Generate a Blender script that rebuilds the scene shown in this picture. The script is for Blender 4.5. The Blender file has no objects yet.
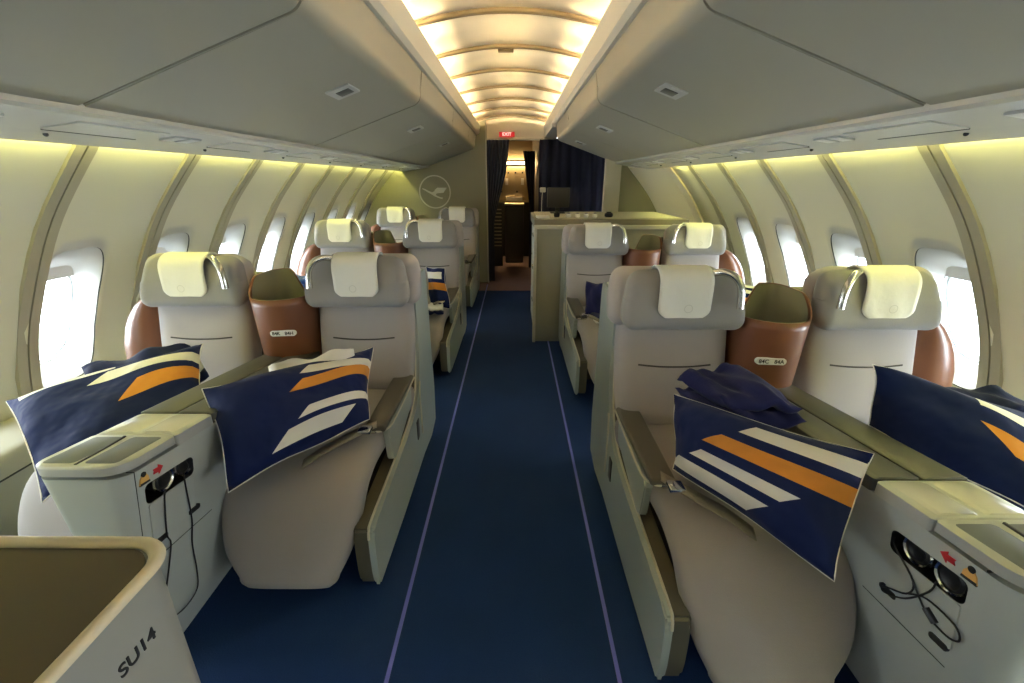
import bpy, bmesh, math, random
from mathutils import Vector, Matrix
random.seed(7)
PI = math.pi
sc = bpy.context.scene
COL = sc.collection

# ---------------------------------------------------------------- materials
def mat(name, col, rough=.6, metal=0., spec=.5, bump=0., bscale=60., noise=0., nscale=8., coat=0., sheen=0., em=None, ems=0.):
    m = bpy.data.materials.new(name); m.use_nodes = True
    nt = m.node_tree; b = nt.nodes['Principled BSDF']
    b.inputs['Base Color'].default_value = (*col, 1)
    b.inputs['Roughness'].default_value = rough
    b.inputs['Metallic'].default_value = metal
    b.inputs['Specular IOR Level'].default_value = spec
    b.inputs['Coat Weight'].default_value = coat
    b.inputs['Sheen Weight'].default_value = sheen
    if em:
        b.inputs['Emission Color'].default_value = (*em, 1); b.inputs['Emission Strength'].default_value = ems
    tc = nt.nodes.new('ShaderNodeTexCoord')
    if noise:
        n = nt.nodes.new('ShaderNodeTexNoise'); n.inputs['Scale'].default_value = nscale; n.inputs['Detail'].default_value = 4
        nt.links.new(tc.outputs['Object'], n.inputs['Vector'])
        mx = nt.nodes.new('ShaderNodeMix'); mx.data_type = 'RGBA'
        mx.inputs[6].default_value = (*[c*(1-noise) for c in col], 1)
        mx.inputs[7].default_value = (*[min(1, c*(1+noise)) for c in col], 1)
        nt.links.new(n.outputs['Fac'], mx.inputs[0]); nt.links.new(mx.outputs[2], b.inputs['Base Color'])
    if bump:
        n = nt.nodes.new('ShaderNodeTexNoise'); n.inputs['Scale'].default_value = bscale; n.inputs['Detail'].default_value = 3
        nt.links.new(tc.outputs['Object'], n.inputs['Vector'])
        bp = nt.nodes.new('ShaderNodeBump'); bp.inputs['Strength'].default_value = bump; bp.inputs['Distance'].default_value = .01
        nt.links.new(n.outputs['Fac'], bp.inputs['Height']); nt.links.new(bp.outputs['Normal'], b.inputs['Normal'])
    return m

M = {}
M['seat'] = mat('seat_fabric', (.40, .37, .365), .9, bump=.15, bscale=400, noise=.06, nscale=5, sheen=.2)
M['cushion'] = mat('shaded_seat_fabric', (.31, .285, .275), .9, bump=.15, bscale=400, noise=.06, nscale=5, sheen=.2)  # seat fabric darkened: the cushion's weaker light is put into its colour
M['head'] = mat('headrest_fabric', (.27, .262, .262), .9, bump=.15, bscale=400, noise=.05, nscale=6, sheen=.2)
M['cover'] = mat('cover_cloth', (.80, .79, .73), .9, bump=.2, bscale=30, noise=.04)
M['mark'] = mat('faint_print', (.60, .59, .54), .9)
M['stitch'] = mat('dark_stitch', (.06, .055, .05), .9)
M['olive'] = mat('olive_lining', (.10, .092, .062), .42, noise=.06, nscale=3)
M['skin'] = mat('grey_green_paint', (.35, .395, .365), .38, noise=.03, nscale=3)
M['edge'] = mat('pale_edge_trim', (.62, .60, .48), .3, metal=.3)
M['arm'] = mat('armrest_pad', (.095, .088, .065), .38)
M['chrome'] = mat('chrome', (.75, .73, .68), .16, metal=1.)
M['copper'] = mat('copper_leather', (.20, .075, .034), .34, noise=.08, nscale=4, spec=.6)
M['black'] = mat('black_plastic', (.012, .012, .012), .4)
M['darkbase'] = mat('dark_base', (.02, .02, .022), .7)
M['console'] = mat('console_paint', (.46, .49, .465), .4, noise=.03, nscale=3)
M['tray'] = mat('silver_tray', (.46, .47, .44), .45, metal=.25, bump=.1, bscale=60)
M['cup'] = mat('cup_tray_inset', (.13, .145, .165), .6)
M['paddle'] = mat('latch_paddle_paint', (.10, .10, .085), .4)
M['lid'] = mat('dark_lid', (.075, .073, .062), .42, noise=.06)
M['white'] = mat('white_label', (.85, .85, .82), .5)
M['ink'] = mat('black_ink', (.015, .015, .015), .6)
M['red'] = mat('red_print', (.55, .02, .03), .5)
M['orange'] = mat('orange_print', (.75, .42, .12), .5)
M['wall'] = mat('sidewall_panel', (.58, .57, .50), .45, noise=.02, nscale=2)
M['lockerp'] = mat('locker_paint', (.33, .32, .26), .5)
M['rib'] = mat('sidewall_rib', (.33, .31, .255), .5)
M['gap'] = mat('dark_gap', (.03, .03, .025), .9)
M['bin'] = mat('bin_paint', (.36, .345, .275), .42, noise=.02, nscale=1.5)
M['psu'] = mat('service_rail', (.56, .55, .50), .25)
M['ceil'] = mat('ceiling_panel', (.86, .80, .66), .5)
M['valance'] = mat('valance', (.80, .74, .60), .5)
M['ceilrib'] = mat('ceiling_rib', (.20, .15, .085), .5)
M['bulk'] = mat('bulkhead_laminate', (.27, .265, .18), .6, noise=.03, nscale=2)
M['cabinet'] = mat('cabinet_laminate', (.33, .325, .245), .55)
M['cabtop'] = mat('cabinet_top', (.22, .2, .14), .4)
M['post'] = mat('pale_post', (.55, .53, .43), .5)
M['logo'] = mat('logo_silver', (.62, .61, .50), .45)
M['curtain'] = mat('curtain_cloth', (.013, .015, .036), .9, noise=.1, nscale=20, sheen=.1)
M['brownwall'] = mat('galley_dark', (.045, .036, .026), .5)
M['steel'] = mat('galley_steel', (.45, .36, .22), .35, metal=.5)
M['exit'] = mat('exit_sign', (.5, .02, .02), .4, em=(.8, .03, .03), ems=.15)
M['exitt'] = mat('exit_text', (.9, .85, .8), .5, em=(1, .9, .8), ems=.3)
M['cove'] = mat('cove_tube', (1, .9, .7), .5, em=(1, .77, .44), ems=62.)
M['cove2'] = mat('cove_spot_tube', (1, .9, .7), .5, em=(1, .80, .50), ems=130.)
M['walllamp'] = mat('wall_wash_tube', (1, 1, .7), .5, em=(1, .96, .28), ems=14.)
M['galleylamp'] = mat('galley_lamp', (1, .8, .5), .5, em=(1, .68, .30), ems=16.)
M['blind'] = mat('window_shade', (.62, .60, .55), .5)
M['rim'] = mat('window_rim', (.50, .50, .47), .4)
M['outer'] = mat('outer_pane_frame', (.70, .73, .74), .5)
M['navy'] = mat('navy_cloth', (.006, .012, .065), .75, spec=.15, bump=.3, bscale=14, sheen=.1)
M['blueblanket'] = mat('bright_blue_cloth', (.03, .10, .42), .8, bump=.4, bscale=20, sheen=.3)
M['violet'] = mat('violet_blue_cloth', (.014, .017, .085), .8, spec=.15, bump=.4, bscale=20, sheen=.1)
M['whitecloth'] = mat('white_cloth', (.72, .70, .66), .85, bump=.3, bscale=25)
M['belt'] = mat('belt_webbing', (.21, .195, .155), .6, bump=.3, bscale=200)
M['track'] = mat('floor_track_strip', (.12, .13, .50), .5)
M['rim14'] = mat('cream_rim', (.60, .545, .40), .3)
M['side14'] = mat('shell_side_paint', (.29, .285, .255), .45, noise=.05, nscale=12)
M['dark14'] = mat('deck_olive', (.055, .048, .027), .55, noise=.05)

def carpet():
    m = mat('carpet', (.012, .04, .12), .95, spec=.2)
    nt = m.node_tree; b = nt.nodes['Principled BSDF']
    tc = nt.nodes.new('ShaderNodeTexCoord')
    n = nt.nodes.new('ShaderNodeTexNoise'); n.inputs['Scale'].default_value = 220
    n2 = nt.nodes.new('ShaderNodeTexNoise'); n2.inputs['Scale'].default_value = 3
    nt.links.new(tc.outputs['Object'], n.inputs['Vector']); nt.links.new(tc.outputs['Object'], n2.inputs['Vector'])
    ad = nt.nodes.new('ShaderNodeMath'); ad.operation = 'MULTIPLY_ADD'; ad.inputs[1].default_value = .5
    hf = nt.nodes.new('ShaderNodeMath'); hf.operation = 'MULTIPLY'; hf.inputs[1].default_value = .5
    nt.links.new(n2.outputs['Fac'], hf.inputs[0]); nt.links.new(n.outputs['Fac'], ad.inputs[0]); nt.links.new(hf.outputs[0], ad.inputs[2])
    mx = nt.nodes.new('ShaderNodeMix'); mx.data_type = 'RGBA'
    mx.inputs[6].default_value = (.004, .016, .060, 1); mx.inputs[7].default_value = (.009, .034, .125, 1)
    nt.links.new(ad.outputs[0], mx.inputs[0]); nt.links.new(mx.outputs[2], b.inputs['Base Color'])
    bp = nt.nodes.new('ShaderNodeBump'); bp.inputs['Strength'].default_value = .4; bp.inputs['Distance'].default_value = .004
    nt.links.new(n.outputs['Fac'], bp.inputs['Height']); nt.links.new(bp.outputs['Normal'], b.inputs['Normal'])
    return m
M['carpet'] = carpet()
M['brownfloor'] = mat('galley_floor', (.15, .085, .08), .8, noise=.1, nscale=10)

def glass():
    m = bpy.data.materials.new('window_glass'); m.use_nodes = True
    nt = m.node_tree; nt.nodes.clear()
    o = nt.nodes.new('ShaderNodeOutputMaterial'); mix = nt.nodes.new('ShaderNodeMixShader')
    t = nt.nodes.new('ShaderNodeBsdfTransparent'); g = nt.nodes.new('ShaderNodeBsdfGlossy'); g.inputs['Roughness'].default_value = .05
    t.inputs['Color'].default_value = (.95, .97, .97, 1); mix.inputs[0].default_value = .06
    nt.links.new(t.outputs[0], mix.inputs[1]); nt.links.new(g.outputs[0], mix.inputs[2]); nt.links.new(mix.outputs[0], o.inputs[0])
    return m
M['glass'] = glass()

def striped(name, bands, base=(.006, .014, .075)):
    """cloth with parallelogram prints; band = (colour, (a,b,lo,hi), (a2,b2,lo2,hi2)) in UV: lo < a*u+b*v < hi"""
    m = mat(name, base, .8, sheen=.05, spec=.15)
    nt = m.node_tree; b = nt.nodes['Principled BSDF']
    uv = nt.nodes.new('ShaderNodeUVMap'); sp = nt.nodes.new('ShaderNodeSeparateXYZ'); nt.links.new(uv.outputs[0], sp.inputs[0])
    prev = None
    def inband(a, bb, lo, hi):
        m1 = nt.nodes.new('ShaderNodeMath'); m1.operation = 'MULTIPLY'; m1.inputs[1].default_value = a; nt.links.new(sp.outputs[0], m1.inputs[0])
        m2 = nt.nodes.new('ShaderNodeMath'); m2.operation = 'MULTIPLY_ADD'; m2.inputs[1].default_value = bb
        nt.links.new(sp.outputs[1], m2.inputs[0]); nt.links.new(m1.outputs[0], m2.inputs[2])
        c = nt.nodes.new('ShaderNodeMath'); c.operation = 'COMPARE'; c.inputs[1].default_value = (lo+hi)/2; c.inputs[2].default_value = (hi-lo)/2
        nt.links.new(m2.outputs[0], c.inputs[0]); return c
    for col, r1, r2 in bands:
        a1 = inband(*r1); a2 = inband(*r2)
        mu = nt.nodes.new('ShaderNodeMath'); mu.operation = 'MULTIPLY'; nt.links.new(a1.outputs[0], mu.inputs[0]); nt.links.new(a2.outputs[0], mu.inputs[1])
        mx = nt.nodes.new('ShaderNodeMix'); mx.data_type = 'RGBA'; mx.inputs[6].default_value = (*base, 1); mx.inputs[7].default_value = (*col, 1)
        if prev: nt.links.new(prev.outputs[2], mx.inputs[6])
        nt.links.new(mu.outputs[0], mx.inputs[0]); prev = mx
    nt.links.new(prev.outputs[2], b.inputs['Base Color'])
    tc = nt.nodes.new('ShaderNodeTexCoord'); n = nt.nodes.new('ShaderNodeTexNoise'); n.inputs['Scale'].default_value = 9; n.inputs['Detail'].default_value = 2
    nt.links.new(tc.outputs['Object'], n.inputs['Vector'])
    bp = nt.nodes.new('ShaderNodeBump'); bp.inputs['Strength'].default_value = .6; bp.inputs['Distance'].default_value = .04
    nt.links.new(n.outputs['Fac'], bp.inputs['Height']); nt.links.new(bp.outputs['Normal'], b.inputs['Normal'])
    return m
WH = (.74, .72, .66); OR = (.60, .25, .045)

# ---------------------------------------------------------------- helpers
def tag(o, label=None, cat=None, group=None, kind=None):
    if label: o['label'] = label
    if cat: o['category'] = cat
    if group: o['group'] = group
    if kind: o['kind'] = kind
    return o
def empty(name, loc, label=None, cat=None, group=None, kind=None):
    o = bpy.data.objects.new(name, None); COL.objects.link(o); o.location = loc; o.empty_display_size = .05
    return tag(o, label, cat, group, kind)
def obj(name, bm, m, parent=None, smooth=True, angle=40):
    bmesh.ops.recalc_face_normals(bm, faces=bm.faces)
    me = bpy.data.meshes.new(name); bm.to_mesh(me); bm.free()
    mats = m if isinstance(m, (list, tuple)) else [m]
    for x in mats: me.materials.append(x)
    if smooth:
        me.polygons.foreach_set('use_smooth', [True]*len(me.polygons))
        try: me.set_sharp_from_angle(angle=math.radians(angle))
        except Exception: pass
    o = bpy.data.objects.new(name, me); COL.objects.link(o)
    if parent: o.parent = parent
    return o
def box(bm, x0, x1, y0, y1, z0, z1, bev=0., seg=2, mtx=None):
    if x0 > x1: x0, x1 = x1, x0
    r = bmesh.ops.create_cube(bm, size=1)
    vs = r['verts']
    for v in vs:
        v.co = Vector((x0+(v.co.x+.5)*(x1-x0), y0+(v.co.y+.5)*(y1-y0), z0+(v.co.z+.5)*(z1-z0)))
    fs = set(f for v in vs for f in v.link_faces)
    if bev:
        es = list(set(e for v in vs for e in v.link_edges))
        rr = bmesh.ops.bevel(bm, geom=es, offset=bev, segments=seg, affect='EDGES', profile=.5)
        vs = list(set(v for v in rr['verts']) | set(v for f in rr['faces'] for v in f.verts) | set(v for v in vs if v.is_valid))
    if mtx is not None:
        for v in vs:
            if v.is_valid: v.co = mtx @ v.co
    return vs
def bxo(name, d, m, parent=None, bev=.004, seg=2, mtx=None):
    bm = bmesh.new(); box(bm, *d, bev=bev, seg=seg, mtx=mtx); return obj(name, bm, m, parent)
def rings(bm, rs, closed=True, cap=True):
    """rs: list of rings, each a list of Vectors"""
    vr = [[bm.verts.new(p) for p in r] for r in rs]
    n = len(vr[0])
    for a, b in zip(vr, vr[1:]):
        for i in range(n if closed else n-1):
            j = (i+1) % n
            try: bm.faces.new((a[i], a[j], b[j], b[i]))
            except ValueError: pass
    if cap:
        for r in (vr[0], vr[-1]):
            try: bm.faces.new(r)
            except ValueError: pass
    return vr
def sup(a, b, n, e=4., ph=0.):
    """superellipse ring in 2D"""
    out = []
    for i in range(n):
        t = 2*PI*(i+.5)/n+ph; c, s = math.cos(t), math.sin(t)
        out.append((a*math.copysign(abs(c)**(2/e), c), b*math.copysign(abs(s)**(2/e), s)))
    return out
def interp(ps, k):
    """Catmull-Rom resample of tuples"""
    out = []; n = len(ps)
    for i in range(n-1):
        p0, p1, p2, p3 = ps[max(i-1, 0)], ps[i], ps[i+1], ps[min(i+2, n-1)]
        for j in range(k):
            t = j/k
            out.append(tuple(.5*((2*b)+(-a+c)*t+(2*a-5*b+4*c-d)*t*t+(-a+3*b-3*c+d)*t**3) for a, b, c, d in zip(p0, p1, p2, p3)))
    out.append(tuple(ps[-1])); return out
def tube(bm, pts, r, n=8, k=4):
    ps = [Vector(p) for p in (interp([tuple(p) for p in pts], k) if k > 1 else pts)]
    rs = []; up = Vector((0, 0, 1))
    for i, p in enumerate(ps):
        t = (ps[min(i+1, len(ps)-1)]-ps[max(i-1, 0)]).normalized()
        a = t.cross(up)
        if a.length < .1: a = t.cross(Vector((1, 0, 0)))
        a.normalize(); b = t.cross(a).normalized(); up = a.cross(t).normalized() if i else up
        up = b if abs(b.dot(up)) > .1 and b.dot(up) > 0 else (-b)
        rs.append([p+a*math.cos(2*PI*q/n)*r+up*math.sin(2*PI*q/n)*r for q in range(n)])
    rings(bm, rs)
def sweep(bm, path, n=28, e=3.6, k=5, endround=True):
    """cushion swept in the YZ plane. path: (y, z, halfwidth, thickness, du) with (y,z) the centre line; returns nothing"""
    ps = interp(path, k)
    rs = []
    L = len(ps)
    def ring(p, t, sc_, off=0):
        nrm = Vector((0, -t.z, t.y))
        return [Vector((p[4]+x*(1 if sc_ == 1 else 1-(1-sc_)*.35*p[3]/max(p[2], .01)*2), p[0], p[1]))+t*off+nrm*(w*sc_) for x, w in sup(p[2], p[3]/2, n, e)]
    for i, p in enumerate(ps):
        a, b = ps[max(i-1, 0)], ps[min(i+1, L-1)]
        t = Vector((0, b[0]-a[0], b[1]-a[1])).normalized()
        if i == 0 and endround:
            r = p[3]/2
            for q in (0.15, .5, .75, .93): rs.append(ring(p, t, math.sqrt(1-(1-q)**2), -r*(1-q)))
        rs.append(ring(p, t, 1))
        if i == L-1 and endround:
            r = p[3]/2
            for q in (.93, .75, .5, .15): rs.append(ring(p, t, math.sqrt(1-(1-q)**2), r*(1-q)))
    rings(bm, rs)
def rbox(bm, w, d, h, r, fn=None, k=3, nmid=6):
    """rounded box, deformable through fn(Vector)->Vector"""
    def knots(hh):
        c = [r*math.tan(PI/4*i/k) for i in range(k, 0, -1)]
        out = [-(hh-r)-x for x in c]+[-(hh-r)+2*(hh-r)*i/nmid for i in range(nmid+1)]+[(hh-r)+x for x in reversed(c)]
        return out
    H3 = (w/2, d/2, h/2); K = [knots(x) for x in H3]; cache = {}
    def vert(p):
        key = tuple(round(x, 6) for x in p)
        if key in cache: return cache[key]
        inner = Vector([max(-(H3[i]-r), min(H3[i]-r, p[i])) for i in range(3)])
        dv = Vector(p)-inner
        q = inner+dv.normalized()*r
        if fn: q = fn(q)
        v = bm.verts.new(q); cache[key] = v; return v
    for ax in range(3):
        a1, a2 = (ax+1) % 3, (ax+2) % 3
        for sgn in (-1, 1):
            for i in range(len(K[a1])-1):
                for j in range(len(K[a2])-1):
                    vs = []
                    for di, dj in ((0, 0), (1, 0), (1, 1), (0, 1)):
                        p = [0, 0, 0]; p[ax] = sgn*H3[ax]; p[a1] = K[a1][i+di]; p[a2] = K[a2][j+dj]
                        vs.append(vert(p))
                    try: bm.faces.new(vs)
                    except ValueError: pass
def prism_x(bm, poly, x0, x1, bev=0., seg=2):
    """polygon in (y,z) extruded along x"""
    a = [bm.verts.new((x0, y, z)) for y, z in poly]; b = [bm.verts.new((x1, y, z)) for y, z in poly]
    fs = [bm.faces.new(a), bm.faces.new(list(reversed(b)))]
    n = len(poly)
    for i in range(n): fs.append(bm.faces.new((a[i], b[i], b[(i+1) % n], a[(i+1) % n])))
    if bev:
        es = [e for f in fs[:2] for e in f.edges]
        bmesh.ops.bevel(bm, geom=es, offset=bev, segments=seg, affect='EDGES')
def prism_y(bm, poly, y0, y1, bev=0., seg=2):
    a = [bm.verts.new((x, y0, z)) for x, z in poly]; b = [bm.verts.new((x, y1, z)) for x, z in poly]
    fs = [bm.faces.new(a), bm.faces.new(list(reversed(b)))]
    n = len(poly)
    for i in range(n): fs.append(bm.faces.new((a[i], b[i], b[(i+1) % n], a[(i+1) % n])))
    if bev:
        es = [e for f in fs[:2] for e in f.edges]
        bmesh.ops.bevel(bm, geom=es, offset=bev, segments=seg, affect='EDGES')
def prism_z(bm, poly, z0, z1):
    a = [bm.verts.new((x, y, z0)) for x, y in poly]; b = [bm.verts.new((x, y, z1)) for x, y in poly]
    bm.faces.new(a); bm.faces.new(list(reversed(b))); n = len(poly)
    for i in range(n): bm.faces.new((a[i], b[i], b[(i+1) % n], a[(i+1) % n]))
def copy_tree(o, parent=None):
    c = o.copy(); COL.objects.link(c)
    if parent: c.parent = parent
    for ch in list(o.children): copy_tree(ch, c)
    return c
def text_mesh(name, s, size, m, parent, mtx, depth=.0006):
    cu = bpy.data.curves.new(name, 'FONT'); cu.body = s; cu.size = size; cu.extrude = depth; cu.align_x = 'CENTER'; cu.align_y = 'CENTER'; cu.offset = size*.012
    t = bpy.data.objects.new(name, cu); COL.objects.link(t); bpy.context.view_layer.update()
    me = bpy.data.meshes.new_from_object(t.evaluated_get(bpy.context.evaluated_depsgraph_get()))
    bpy.data.objects.remove(t); bpy.data.curves.remove(cu)
    me.transform(mtx); me.materials.clear(); me.materials.append(m); me.name = name
    o = bpy.data.objects.new(name, me); COL.objects.link(o)
    if parent: o.parent = parent
    return o
def basis(loc, xa, ya):
    xa = Vector(xa).normalized(); ya = Vector(ya).normalized(); za = xa.cross(ya).normalized(); ya = za.cross(xa)
    m = Matrix((xa, ya, za)).transposed().to_4x4(); m.translation = loc; return m

# ---------------------------------------------------------------- cabin shell
PROF = [(2.19, 0), (2.19, .2), (2.165, .5), (2.085, .75), (1.965, .98), (1.835, 1.2), (1.72, 1.34), (1.565, 1.51), (1.50, 1.58)]
def wallx(z):
    for (xa, za), (xb, zb) in zip(PROF, PROF[1:]):
        if z <= zb:
            t = (z-za)/(zb-za); return xa+(xb-xa)*t
    return PROF[-1][0]
_zs = [z for _, z in PROF]
def wallxs(z):
    # smoothed profile
    s = 0
    for d in (-.08, -.04, 0, .04, .08): s += wallx(max(0, min(1.58, z+d)))
    return s/5
Y0RIB, DY = 1.775, .588
RIBS = [Y0RIB+DY*i for i in range(-7, 9)]
WZ, WHH, WHW = .775, .325, .160
YEND = {-1: 6.3, 1: 5.05}

# floor
bm = bmesh.new(); box(bm, -2.25, 2.25, -2.4, 5.75, -.06, 0); tag(obj('floor', bm, M['carpet'], smooth=False), 'dark blue cabin carpet', None, None, 'structure')
bm = bmesh.new(); box(bm, -2.25, 2.25, 5.75, 9.6, -.06, -.0); tag(obj('floor', bm, M['brownfloor'], smooth=False), 'dark brownish galley floor beyond the curtains', None, None, 'structure')
for m, nm in ((-1, 'left'), (1, 'right')):
    bm = bmesh.new(); box(bm, m*.342-.006, m*.342+.006, -2.3, 6.1, 0, .003)
    tag(obj('trim_1' if m < 0 else 'trim_2', bm, M['track'], smooth=False), 'thin violet-blue strip along the %s edge of the aisle carpet' % nm, None, None, 'structure')

win_n = 0
for m, nm in ((-1, 'left'), (1, 'right')):
    W = empty('wall_%s' % nm, (0, 0, 0), 'cream curved cabin sidewall, %s of the aisle' % nm, None, None, 'structure')
    ye = YEND[m]
    # outer skin that stops light except at the windows is made by the panels themselves
    for i, yr in enumerate(RIBS[:-1]):
        ya, yb = yr, RIBS[i+1]
        if ya > ye-.1: continue
        yb = min(yb, ye+.3) if m < 0 else yb
        solid = (m > 0 and ya > 4.0)   # the last panel on the right has no window in view
        if m > 0 and ya > 4.6: continue
        yc = (ya+yb)/2-.11; hy = (yb-ya)/2-.004; hyp = hy+.11; hyn = hy-.11
        bm = bmesh.new()
        N = 48; K = 9
        hole = sup(WHW, WHH, N, 4.2)
        z0, z1 = 0.0, 1.545
        rs = []
        rect = []
        for (a, b) in hole:
            # radial projection on the rectangle
            sx = (hyp if a > 0 else hyn)/abs(a) if abs(a) > 1e-6 else 1e9
            zt = (z1-WZ) if b > 0 else (WZ-z0)
            sz = zt/abs(b) if abs(b) > 1e-6 else 1e9
            s = min(sx, sz); rect.append((a*s, b*s))
        # snap the nearest points to the corners
        for cx_, cz_ in ((hyp, z1-WZ), (-hyn, z1-WZ), (-hyn, z0-WZ), (hyp, z0-WZ)):
            j = min(range(N), key=lambda q: (rect[q][0]-cx_)**2+(rect[q][1]-cz_)**2); rect[j] = (cx_, cz_)
        for q in range(K+1):
            t = q/K; ring = []
            for (a, b), (c, d) in zip(hole, rect):
                yy = a+(c-a)*t; zz = WZ+b+(d-b)*t
                # concave panel: slightly dished edge next to the ribs
                edge = max(0., ((yy if yy > 0 else -yy+hyp-hyn)-(hyp-.03))/.03); dx = 0
                ring.append(Vector((m*(wallxs(zz)+dx), yc+yy, zz)))
            rs.append(ring)
        if solid:
            bm.free(); bm = bmesh.new()
            yc += .11
            rs = [[Vector((m*wallxs(z1*j/24), yc+s*hy, z1*j/24)) for j in range(25)] for s in (-1, 1)]
            rings(bm, rs, closed=False, cap=False)
        else:
            rings(bm, rs, cap=False)
        po = obj('wall_panel', bm, M['wall'], W)
        sm = po.modifiers.new('s', 'SOLIDIFY'); sm.thickness = .012; sm.offset = 0
        if solid: continue
        win_n += 1
        wo = empty('window_%d' % win_n, (m*wallxs(WZ), yc, WZ), None, None, None, 'structure')
        wo['label'] = 'cabin window in a recessed cream surround, window %d along the %s wall counted from behind the camera' % (i+1, nm)
        X0 = wallxs(WZ); slope = (wallxs(WZ+.3)-wallxs(WZ-.3))/.6
        # reveal: from hole to the pane opening, going outwards
        bm = bmesh.new(); rs = []
        steps = [(1, 0, 0), (.985, .012, 0), (.95, .05, .01), (.90, .085, .02)]
        pane = sup(.142, .225, N, 3.4)
        for q, (s, dep, _) in enumerate(steps):
            ring = []
            for (a, b), (c, d) in zip(hole, pane):
                t = q/(len(steps)-1); t2 = t**1.2
                yy = a+(c-a)*t2; zz = b+(d-b)*t2
                base = wallxs(WZ+b)*(1-t)+(X0+slope*zz)*t
                ring.append(Vector((m*(base+dep)-m*X0, yy, zz)))
            rs.append(ring)
        rings(bm, rs, cap=False)
        rv = obj('window_surround', bm, M['rim'], wo, angle=60)
        # dark seal line round the hole
        bm = bmesh.new()
        rs = []
        for q in range(N+1):
            a, b = hole[q % N]; rs.append((m*(wallxs(WZ+b)-X0-.003), a, b))
        tube(bm, rs, .0035, 5, 1); obj('window_seal', bm, M['gap'], wo)
        # pane with a frame and glass
        bm = bmesh.new()
        rs = []
        for (s, dep) in ((1, .085), (.985, .085), (.985, .10), (.93, .10), (.93, .16), (1.2, .16)):
            rs.append([Vector((m*(slope*d*s+dep), c*s, d*s)) for c, d in pane])
        rings(bm, rs, cap=False); obj('window_frame', bm, M['outer'], wo)
        bm = bmesh.new(); bm.faces.new([bm.verts.new((m*(slope*d*.99+.098), c*.99, d*.99)) for c, d in pane]); g = obj('pane', bm, M['glass'], wo, smooth=False)
        # shade rolled up at the top, with its grip
        bm = bmesh.new()
        rs = []
        for (zz, dx) in ((.245, .06), (.19, .082), (.178, .084), (.178, .092), (.20, .092), (.25, .09)):
            rs.append([Vector((m*(slope*zz+dx), (-.135+.27*u/8)*(1 if abs(u-4) < 4 else .96), zz)) for u in range(9)])
        rings(bm, rs, closed=False, cap=False); obj('window_shade', bm, M['blind'], wo)
    # ribs between the panels
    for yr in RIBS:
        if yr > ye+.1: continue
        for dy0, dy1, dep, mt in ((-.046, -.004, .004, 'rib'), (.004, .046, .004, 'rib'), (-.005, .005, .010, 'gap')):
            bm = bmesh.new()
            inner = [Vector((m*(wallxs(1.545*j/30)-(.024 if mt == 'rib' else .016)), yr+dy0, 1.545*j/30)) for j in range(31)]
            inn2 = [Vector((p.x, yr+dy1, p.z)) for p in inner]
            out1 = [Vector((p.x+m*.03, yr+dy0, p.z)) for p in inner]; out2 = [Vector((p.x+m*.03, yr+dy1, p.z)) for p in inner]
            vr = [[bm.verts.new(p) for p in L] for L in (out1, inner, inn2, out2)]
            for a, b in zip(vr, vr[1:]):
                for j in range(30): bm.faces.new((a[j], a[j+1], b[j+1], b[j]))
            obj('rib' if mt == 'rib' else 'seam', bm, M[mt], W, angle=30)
    # opaque hull behind (keeps stray sky light out above the panels)
    bm = bmesh.new()
    rs = [[Vector((m*x, y, z)) for x, z in ((1.60, 1.53), (1.75, 1.6), (1.45, 2.0), (1.0, 2.25), (0, 2.4))] for y in (-2.5, 6.6)]
    rings(bm, rs, closed=False, cap=False); obj('upper_skin', bm, M['gap'], W, smooth=False)

# ---------------- ceiling
CE = empty('ceiling', (0, 0, 0), 'shallow arched cream ceiling panels above the aisle', None, None, 'structure')
def cz(x): return 2.135-.30*min(abs(x), .5)**2-.02*max(0, abs(x)-.5)
CR = [2.47+.588*i for i in range(-8, 7)]
for yr in CR:
    bm = bmesh.new()
    rs = [[Vector((x/20*.95, y, cz(x/20*.95)+.012)) for x in range(-20, 21)] for y in (yr, yr+.588)]
    rings(bm, rs, closed=False, cap=False)
    o = obj('ceiling_panel', bm, M['ceil'], CE); sm = o.modifiers.new('s', 'SOLIDIFY'); sm.thickness = .01
    bm = bmesh.new()
    ring = lambda y, dz: [Vector((x/20*.95, y, cz(x/20*.95)+dz)) for x in range(-20, 21)]
    rings(bm, [ring(yr-.02, .012), ring(yr-.02, -.012), ring(yr-.012, -.017), ring(yr+.010, -.016), ring(yr+.012, -.010), ring(yr+.018, -.010), ring(yr+.022, .012)], closed=False, cap=False)
    obj('ceiling_rib', bm, M['ceilrib'], CE, angle=30)
bm = bmesh.new(); box(bm, -.07, -.045+.07, 2.47+.588+.06, 2.47+.588+.10, cz(0)-.016, cz(0)+.01, bev=.003); obj('ceiling_sensor', bm, M['ceilrib'], CE)
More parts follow.
